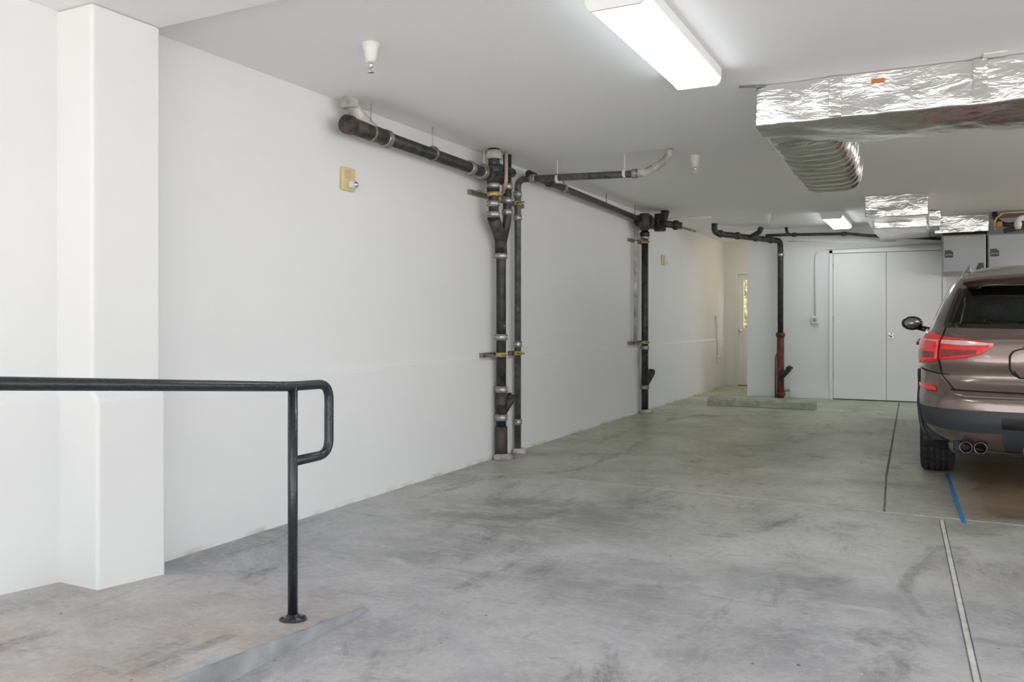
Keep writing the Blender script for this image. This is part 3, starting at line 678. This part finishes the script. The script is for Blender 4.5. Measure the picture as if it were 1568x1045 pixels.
def prm(z):
    if z <= LV[0][0]: return LV[0][1:]
    if z >= LV[-1][0]: return LV[-1][1:]
    for i in range(len(LV)-1):
        if LV[i][0] <= z <= LV[i+1][0]:
            h = LV[i+1][0]-LV[i][0]; t = (z-LV[i][0])/h; out = []
            for c in (1, 2, 3):
                def sl(k):
                    if k <= 0 or k >= len(LV)-1:
                        k2 = min(max(k, 0), len(LV)-2); return (LV[k2+1][c]-LV[k2][c])/(LV[k2+1][0]-LV[k2][0])
                    d0 = (LV[k][c]-LV[k-1][c])/(LV[k][0]-LV[k-1][0]); d1 = (LV[k+1][c]-LV[k][c])/(LV[k+1][0]-LV[k][0])
                    return 0 if d0*d1 <= 0 else 2*d0*d1/(d0+d1)
                m0, m1 = sl(i)*h, sl(i+1)*h; a0, a1 = LV[i][c], LV[i+1][c]
                out.append((2*t**3-3*t*t+1)*a0+(t**3-2*t*t+t)*m0+(-2*t**3+3*t*t)*a1+(t**3-t*t)*m1)
            return out
NR = 4.0
def quarter_table(n, asp):
    pts = []
    for k in range(201):
        th = math.pi/2*k/200
        pts.append((math.sin(th)**(2/n), 1-math.cos(th)**(2/n)))
    L = [0]
    for k in range(200):
        L.append(L[-1]+math.hypot(pts[k+1][0]-pts[k][0], (pts[k+1][1]-pts[k][1])*asp))
    return pts, [l/L[-1] for l in L]
QR = quarter_table(NR, 0.75); QF = quarter_table(3.0, 0.9)
def qeval(Q, t):
    pts, L = Q; t = min(max(t, 0), 1)
    lo, hi = 0, 200
    while hi-lo > 1:
        mid = (lo+hi)//2
        if L[mid] <= t: lo = mid
        else: hi = mid
    s = (t-L[lo])/max(1e-9, L[hi]-L[lo])
    return (pts[lo][0]+(pts[hi][0]-pts[lo][0])*s, pts[lo][1]+(pts[hi][1]-pts[lo][1])*s)
def surf0(p, z):
    sg = -1 if p < 0 else 1; p = abs(p); zz = zc_(z)
    ry, fy, W = prm(z); Lr = min(0.70, 0.42*(fy-ry)); Lf = min(0.95, 0.5*(fy-ry))
    if p <= 1:
        a, b = qeval(QR, p); return Vector((sg*W*a, ry+Lr*b, zz))
    if p <= 2:
        t = p-1; y = ry+Lr+(fy-Lf-ry-Lr)*t
        return Vector((sg*(W), y, zz))
    a, b = qeval(QF, 3-p); return Vector((sg*W*a, fy-Lf*b, zz))
def surf(p, z, off=0.0):
    q = surf0(p, z)
    if off:
        e = 0.004
        d1 = surf0(p+e, z)-surf0(p-e, z); d2 = surf0(p, z+e)-surf0(p, z-e)
        n = d1.cross(d2)
        if n.length > 1e-9:
            n.normalize(); c = Vector((0, 2.3, 0.8))
            if n.dot(q-c) < 0: n = -n
            q = q+n*off
    return q
rear_glass = [(-0.60, 1.19, 1.44), (-0.56, 1.175, 1.465), (-0.3, 1.165, 1.485), (0, 1.16, 1.49), (0.3, 1.165, 1.485), (0.56, 1.175, 1.465), (0.60, 1.19, 1.44)]
side_w = [[(0.84, 1.25, 1.40), (0.95, 1.19, 1.48), (1.10, 1.17, 1.515)], [(1.13, 1.17, 1.52), (1.52, 1.155, 1.53)], [(1.55, 1.155, 1.53), (1.99, 1.14, 1.50), (2.05, 1.14, 1.38), (2.10, 1.14, 1.22)]]
wind = [(2.28, 1.16, 1.50), (2.5, 1.14, 1.53), (3.0, 1.13, 1.54)]
def colz(cols, p):
    if p < cols[0][0] or p > cols[-1][0]: return None
    for a, b in zip(cols, cols[1:]):
        if a[0] <= p <= b[0]:
            t = (p-a[0])/(b[0]-a[0]); return (a[1]+(b[1]-a[1])*t, a[2]+(b[2]-a[2])*t)
wins = [rear_glass] + side_w + [wind]
def in_win(p, z, mz=0.012):
    for c in wins:
        for q in ((p,) if c is rear_glass else (abs(p),)):
            dp = 0.02
            r = colz(c, q)
            if r and c[0][0]+dp < q and (q < c[-1][0]-dp or c is wind) and r[0]+mz < z < r[1]-mz: return True
    return False
WY = (0.90, 3.71); WR = 0.362
ps = [i/40 for i in range(40)] + [1+i/90 for i in range(90)] + [2+i/36 for i in range(37)]
ps = [-p for p in reversed(ps[1:])] + ps
zs = sorted(set([round(0.27+i*0.02, 3) for i in range(70)] + [0.41, 0.57, 0.67]))
zs = [z for z in zs if z <= 1.655] + [1.66]
def zbot(p):
    ap = abs(p)
    if ap < 0.45: return 0.27
    if ap < 1.0: return 0.27+0.15*((ap-0.45)/0.55)
    return 0.30 if ap < 2 else 0.25
V = []; F = []; FM = []
nP = len(ps)
for z in zs:
    for p in ps:
        q = surf0(p, z)
        if z < 0.5:
            zb = zbot(p); q.z = zb+(z-0.27)/(0.5-0.27)*(0.5-zb)
        if 0.6 < abs(p) < 2.4 and 0.5 < z < 1.05:
            q.x += (1 if p > 0 else -1)*0.012*math.sin((z-0.5)/0.55*math.pi*2)*min(1, (abs(p)-0.6)/0.3)
        V.append(q)
for j in range(len(zs)-1):
    for i in range(nP-1):
        pc = (ps[i]+ps[i+1])/2; zc = (zs[j]+zs[j+1])/2
        c = (V[j*nP+i]+V[(j+1)*nP+i+1])/2
        if any(math.hypot(c.y-wy, c.z-WR) < 0.405 for wy in WY) and abs(c.x) > 0.6: continue
        if in_win(pc, zc): continue
        F.append((j*nP+i, j*nP+i+1, (j+1)*nP+i+1, (j+1)*nP+i))
        mi = 0
        if abs(pc) < 1 and 0.41 < zc < 0.57: mi = 1
        if abs(pc) >= 1 and zc < 0.42: mi = 1
        if abs(pc) < 0.30 and zc < 0.41: mi = 1
        FM.append(mi)
F.append(tuple((len(zs)-1)*nP+i for i in range(nP))); FM.append(0)
body = mesh_obj("body", V, F, M_paint, car, True, [M_paint, M_clad], FM)
bm = bmesh.new(); bm.from_mesh(body.data); bmesh.ops.remove_doubles(bm, verts=bm.verts, dist=0.0005)
bmesh.ops.recalc_face_normals(bm, faces=bm.faces); bm.to_mesh(body.data); bm.free()
so = body.modifiers.new("sol", 'SOLIDIFY'); so.thickness = 0.012; so.offset = -1

def patch(name, cols, m, off=0.004, nz=8, step=0.02, thick=0.0, both=True):
    sides = (1, -1) if both else (1,)
    for sg in sides:
        P = []
        for a, b in zip(cols, cols[1:]):
            k = max(1, int(abs(b[0]-a[0])/step))
            for i in range(k):
                t = i/k; P.append([a[c]+(b[c]-a[c])*t for c in range(3)])
        P.append(list(cols[-1]))
        v = []; f = []
        for p, z0, z1 in P:
            for k in range(nz+1):
                v.append(surf(sg*p, z0+(z1-z0)*k/nz, off))
        for i in range(len(P)-1):
            for k in range(nz):
                f.append((i*(nz+1)+k, (i+1)*(nz+1)+k, (i+1)*(nz+1)+k+1, i*(nz+1)+k+1))
        o = mesh_obj(name, v, f, m, car, True); fix_normals(o)
        if thick:
            s = o.modifiers.new("s", 'SOLIDIFY'); s.thickness = thick; s.offset = 0
def hline(name, p0, p1, z0, z1, w, m, off=0.003, both=True):
    patch(name, [(p0, z0-w/2, z0+w/2), (p1, z1-w/2, z1+w/2)], m, off, 1, both=both)
def vline(name, pz, w, m, off=0.003):
    for sg in (1, -1):
        v = []; f = []
        P = []
        for a, b in zip(pz, pz[1:]):
            for i in range(6):
                t = i/6; P.append((a[0]+(b[0]-a[0])*t, a[1]+(b[1]-a[1])*t))
        P.append(pz[-1])
        for p, z in P: v += [surf(sg*(p-w/2), z, off), surf(sg*(p+w/2), z, off)]
        for i in range(len(P)-1): f.append((2*i, 2*i+1, 2*i+3, 2*i+2))
        o = mesh_obj(name, v, f, m, car, True); fix_normals(o)
patch("rear_glass", rear_glass, M_glass, 0.002, 8, both=False)
for c in side_w: patch("side_glass", c, M_glass, 0.002)
patch("windshield", wind, M_glass, 0.002)
patch("rear_glass_lower_trim", [(-0.61, 1.150, 1.178), (-0.3, 1.140, 1.168), (0, 1.136, 1.164), (0.3, 1.140, 1.168), (0.61, 1.150, 1.178)], M_trimb, 0.003, 1, both=False)
vline("rear_glass_side_trim", [(0.605, 1.16), (0.615, 1.46)], 0.03, M_trimb)
patch("window_chrome", [(0.84, 1.222, 1.234), (0.95, 1.166, 1.178), (1.5, 1.142, 1.152), (2.10, 1.125, 1.135)], M_chrome, 0.006, 1)
patch("window_top_trim", [(0.84, 1.405, 1.42), (0.95, 1.485, 1.50), (1.1, 1.52, 1.535), (1.55, 1.535, 1.55), (1.99, 1.505, 1.52)], M_trimb, 0.005, 1)
for p in (1.115, 1.535): vline("b_pillar", [(p, 1.16), (p, 1.52)], 0.035, M_trimb, 0.003)
patch("tail_lamp_outer", [(0.585, 0.905, 1.075), (0.66, 0.885, 1.10), (0.75, 0.875, 1.115), (0.84, 0.875, 1.12), (0.90, 0.90, 1.10), (0.93, 0.95, 1.06)], M_tail, 0.012, 8, thick=0.012)
patch("tail_lamp_outer_low", [(0.60, 0.925, 0.965), (0.86, 0.91, 0.97)], M_tail2, 0.0195, 3)
patch("tail_lamp_inner", [(0.33, 1.015, 1.035), (0.38, 0.955, 1.045), (0.45, 0.925, 1.055), (0.572, 0.905, 1.072)], M_tail, 0.010, 8, thick=0.012)
patch("reverse_lamp", [(0.335, 1.020, 1.032), (0.45, 1.015, 1.045), (0.570, 1.025, 1.050)], M_clear, 0.018, 3)
patch("inner_low_lens", [(0.40, 0.955, 0.985), (0.565, 0.925, 0.985)], M_tail2, 0.0175, 3)
patch("outer_clear_stripe", [(0.59, 1.035, 1.048), (0.80, 1.05, 1.058)], M_clear, 0.0195, 2)
vline("tailgate_seam", [(0.60, 1.15), (0.58, 1.07), (0.577, 0.90), (0.56, 0.80), (0.50, 0.70)], 0.008, M_seam)
hline("bumper_seam", 0.0, 0.52, 0.69, 0.70, 0.008, M_seam)
patch("bumper_side_seam", [(0.52, 0.80, 0.808), (0.75, 0.83, 0.838), (0.93, 0.84, 0.848)], M_seam, 0.003, 1)
patch("bumper_chrome_edge", [(0.0, 0.655, 0.665), (0.45, 0.655, 0.665), (0.50, 0.668, 0.676)], M_chrome, 0.004, 1)
patch("reflector", [(0.60, 0.685, 0.715), (0.64, 0.683, 0.722), (0.82, 0.695, 0.725), (0.86, 0.705, 0.72)], M_tail, 0.010, 2, thick=0.008)
patch("bumper_pad", [(0.10, 0.47, 0.475), (0.12, 0.45, 0.53), (0.30, 0.45, 0.53)], M_trimb, 0.004, 2)
patch("plate_recess_edge", [(0.0, 0.79, 1.00), (0.22, 0.79, 1.00), (0.25, 0.82, 0.985), (0.265, 0.86, 0.95)], M_seam, 0.003, 3)
patch("plate_recess", [(0.0, 0.797, 0.993), (0.215, 0.797, 0.993), (0.243, 0.827, 0.978), (0.256, 0.862, 0.945)], M_paint, 0.005, 3)
box("license_plate", -0.155, 0.155, 0.085, 0.095, 0.82, 0.975, M_white, car, 0.004)
box("plate_handle", -0.30, 0.30, 0.085, 0.11, 0.995, 1.02, M_paint, car, 0.008)
lathe("emblem", [(0.04, 0.12), (0.04, 0.095), (0.034, 0.09), (0.002, 0.09)], M_chrome, (0, 0, 1.075), 'y', car, 28)
for p in (1.12, 1.545, 1.98):
    vline("door_seam", [(p, 1.14), (p, 0.60), (p+0.01, 0.45)], 0.004, M_seam, 0.004)
for p0 in (1.18, 1.60):
    patch("door_handle", [(p0, 0.985, 1.005), (p0+0.09, 0.99, 1.015)], M_paint, 0.035, 2, thick=0.02)
def arch(wy, sg):
    v = []; f = []; n = 30
    for k in range(n+1):
        a = math.radians(-8 + 196*k/n)
        for r, o in ((0.385, 0.0), (0.39, 0.022), (0.445, 0.022), (0.45, 0.0)):
            y = wy+r*math.cos(a); z = WR+r*math.sin(a)
            ry, fy, W = prm(z); Lr = 0.70; Lf = 0.95
            if y < ry+Lr:
                b = 1-(y-ry)/Lr; x = W*(max(0, 1-min(1, b)**NR))**(1/NR)
            elif y > fy-Lf:
                b = 1-(fy-y)/Lf; x = W*(max(0, 1-min(1, b)**3.0))**(1/3.0)
            else: x = W
            v.append((sg*(x+o), y, z))
    for k in range(n):
        for c in range(3): f.append((k*4+c, k*4+c+1, (k+1)*4+c+1, (k+1)*4+c))
    o = mesh_obj("wheel_arch_trim", v, f, M_clad, car, True); fix_normals(o)
    s = o.modifiers.new("s", 'SOLIDIFY'); s.thickness = 0.006
def wheel(wy, sg):
    xc = sg*0.82
    hw = 0.122
    prof = []
    side = [(0.235, -hw+0.02), (0.25, -hw+0.005), (0.30, -hw), (0.335, -hw+0.006), (0.353, -hw+0.022)]
    prof += side
    for g0 in (-0.062, -0.022, 0.022, 0.062):
        prof += [(WR-0.002, g0-0.008), (WR-0.011, g0-0.006), (WR-0.011, g0+0.006), (WR-0.002, g0+0.008)]
    prof += [(r, -h) for r, h in reversed(side)]
    n = 96; v = []; f = []
    for idx, (r, h) in enumerate(prof):
        for k in range(n):
            rr = r
            if r > 0.345 and (k % 3 == (0 if h < 0 else 1)): rr = r-0.008
            a = 2*math.pi*k/n + (0.02*(abs(h)/0.1))
            v.append((xc+h, wy+rr*math.cos(a), WR-0.002+rr*math.sin(a)))
    for i in range(len(prof)-1):
        for k in range(n): f.append((i*n+k, i*n+(k+1) % n, (i+1)*n+(k+1) % n, (i+1)*n+k))
    o = mesh_obj("tire", v, f, M_tire, car, False); fix_normals(o)
    o = lathe("rim_barrel", [(0.238, -0.10), (0.238, 0.10), (0.225, 0.105), (0.222, 0.09), (0.215, -0.09)], M_rim, (xc, wy, WR), 'x', car, 40)
    for k in range(5):
        for d in (-0.16, 0.16):
            a = 2*math.pi*k/5
            c0 = Vector((xc+sg*0.085, wy+0.05*math.cos(a+d), WR+0.05*math.sin(a+d)))
            c1 = Vector((xc+sg*0.095, wy+0.228*math.cos(a+d), WR+0.228*math.sin(a+d)))
            tube("spoke", [c0, c1], 0.015, M_rim, car, 0, 8)
    lathe("hub", [(0.07, 0.07*sg), (0.065, 0.10*sg), (0.03, 0.107*sg), (0.002, 0.107*sg)], M_rim, (xc, wy, WR), 'x', car, 24)
    lathe("brake_disc", [(0.16, 0.0), (0.16, 0.02*sg)], M_steel, (xc, wy, WR), 'x', car, 32)
    v = []; f = []; n = 24
    for k in range(n+1):
        a = math.radians(-10+200*k/n)
        for x in (0.55, 0.915): v.append((sg*x, wy+0.41*math.cos(a), WR+0.41*math.sin(a)))
    for k in range(n): f.append((2*k, 2*k+1, 2*k+3, 2*k+2))
    f.append(tuple(2*k for k in range(n+1)))
    mesh_obj("wheel_liner", v, f, M_clad, car, False)
for wy in WY:
    for sg in (1, -1): wheel(wy, sg); arch(wy, sg)
box("underbody", -0.60, 0.60, 0.25, 4.4, 0.24, 0.30, M_clad, car, 0.02)
box("muffler", -0.75, -0.25, 0.30, 0.55, 0.22, 0.36, M_steel, car, 0.05, 4)
box("rear_valance", -0.72, 0.72, 0.17, 0.30, 0.25, 0.42, M_clad, car, 0.02)
for x in (-0.645, -0.555):
    v_ = lathe("exhaust_tip", [(0.040, 0.32), (0.040, 0.065), (0.043, 0.06), (0.036, 0.058), (0.034, 0.09), (0.034, 0.25)], M_darkch, (x, 0, 0.305), 'y', car, 28, mats=[M_darkch, M_seam], fmi=[0, 0, 0, 1, 1, 1])
box("tow_cover", -0.30, 0.30, 0.10, 0.20, 0.27, 0.33, M_steel, car, 0.012)
vv = []; ff = []
prof = [(0.30, 1.530), (0.28, 1.545), (0.30, 1.562), (0.45, 1.600), (0.70, 1.645), (0.70, 1.60), (0.45, 1.53)]
xsn = 17
for i in range(xsn):
    t = -1+2*i/(xsn-1); x = 0.655*t
    for (y, z) in prof:
        bend = 0.13*abs(t)**3.2; drop = -0.035*abs(t)**2.5
        yy = y+(bend if y < 0.65 else bend*0.3)
        wsc = 1.0 if y < 0.6 else 0.86
        vv.append((x*wsc, yy, zc_(z+drop-(0.02*abs(t)**4 if y > 0.6 else 0))))
np_ = len(prof)
for i in range(xsn-1):
    for k in range(np_): ff.append((i*np_+k, i*np_+(k+1) % np_, (i+1)*np_+(k+1) % np_, (i+1)*np_+k))
ff.append(tuple(range(np_))); ff.append(tuple(range((xsn-1)*np_, xsn*np_)))
o = mesh_obj("roof_spoiler", vv, ff, M_paint, car, False); fix_normals(o)
b = o.modifiers.new("b", 'BEVEL'); b.width = 0.006; b.segments = 2
box("brake_light", -0.15, 0.15, 0.292, 0.31, zc_(1.535), zc_(1.547), M_tail2, car)
for sg in (1, -1):
    tube("roof_rail", [(sg*0.60, 0.75, zc_(1.59)), (sg*0.60, 0.85, zc_(1.655)), (sg*0.60, 2.2, zc_(1.665)), (sg*0.60, 2.45, zc_(1.56))], 0.014, M_band, car, 0.1, 10)
    o = lathe("mirror_housing", [(0.001, -0.06), (0.07, -0.055), (0.10, -0.02), (0.095, 0.03), (0.06, 0.075), (0.001, 0.085)], M_trimb, (0, 0, 0), 'y', car, 24)
    o.location = (sg*1.05, 3.12, 1.165); o.scale = (1.02, 1, 0.74)
    o = lathe("mirror_glass", [(0.072, -0.056), (0.070, -0.062)], M_rim, (0, 0, 0), 'y', car, 24); o.location = (sg*1.05, 3.12, 1.165); o.scale = (1.02, 1, 0.74)
    tube("mirror_arm", [(sg*0.86, 3.16, 1.09), (sg*1.0, 3.14, 1.12)], 0.028, M_trimb, car)
tube("wiper", [(0.0, 0.19, 1.165), (0.0, 0.17, 1.18), (0.38, 0.26, 1.20)], 0.008, M_trimb, car)
lathe("antenna_fin", [(0.05, zc_(1.655)), (0.03, zc_(1.68)), (0.005, zc_(1.71))], M_paint, (0, 0.95, 0), 'z', car, 14)
box("cabin_floor", -0.70, 0.70, 0.5, 3.2, 0.55, 0.62, M_clad, car, 0.02)
for x, y in ((-0.42, 1.35), (0.42, 1.35), (0.0, 1.35), (-0.38, 2.3), (0.38, 2.3)):
    box("seat_back", x-0.20, x+0.20, y-0.06, y+0.06, 0.6, 1.18, M_seat, car, 0.05, 4)
    box("seat_cushion", x-0.20, x+0.20, y, y+0.45, 0.6, 0.78, M_seat, car, 0.05, 4)
    box("headrest", x-0.11, x+0.11, y-0.06, y+0.04, 1.20, 1.35, M_seat, car, 0.045, 4)
    for s in (-0.05, 0.05): tube("headrest_post", [(x+s, y, 1.15), (x+s, y, 1.25)], 0.006, M_chrome, car, 0, 8)
box("dashboard", -0.70, 0.70, 3.0, 3.35, 0.85, 1.10, M_seat, car, 0.05, 3)
patch("headlamp", [(2.35, 0.80, 0.93), (2.65, 0.78, 0.94)], M_clear, 0.006, 4)
patch("grille", [(2.72, 0.70, 0.95), (2.95, 0.66, 0.96)], M_trimb, 0.006, 4)

# ------------------------------------------------------------ lights / world
wd = D.worlds.new("World"); S.world = wd; wd.use_nodes = True
bg = wd.node_tree.nodes["Background"]
bg.inputs[0].default_value = (0.95, 0.98, 1.0, 1); bg.inputs[1].default_value = 2.9
sn = D.lights.new("sun", 'SUN'); sn.energy = 14; sn.angle = math.radians(2); sn.color = (1.0, 0.97, 0.93)
so_ = D.objects.new("sun", sn); S.collection.objects.link(so_)
dirv = Vector((-0.25, 0.45, -0.86)).normalized()
so_.rotation_euler = dirv.to_track_quat('-Z', 'Y').to_euler()

# ------------------------------------------------------------ camera
cam = D.cameras.new("camera"); co = D.objects.new("camera", cam); S.collection.objects.link(co)
co.location = (0, 0, 1.2); co.rotation_euler = (math.radians(90), 0, math.radians(26.82))
cam.sensor_width = 36; cam.lens = 1280/1568*36; cam.shift_y = -32.5/1568
S.camera = co
S.view_settings.view_transform = 'Standard'
S.view_settings.look = 'None'
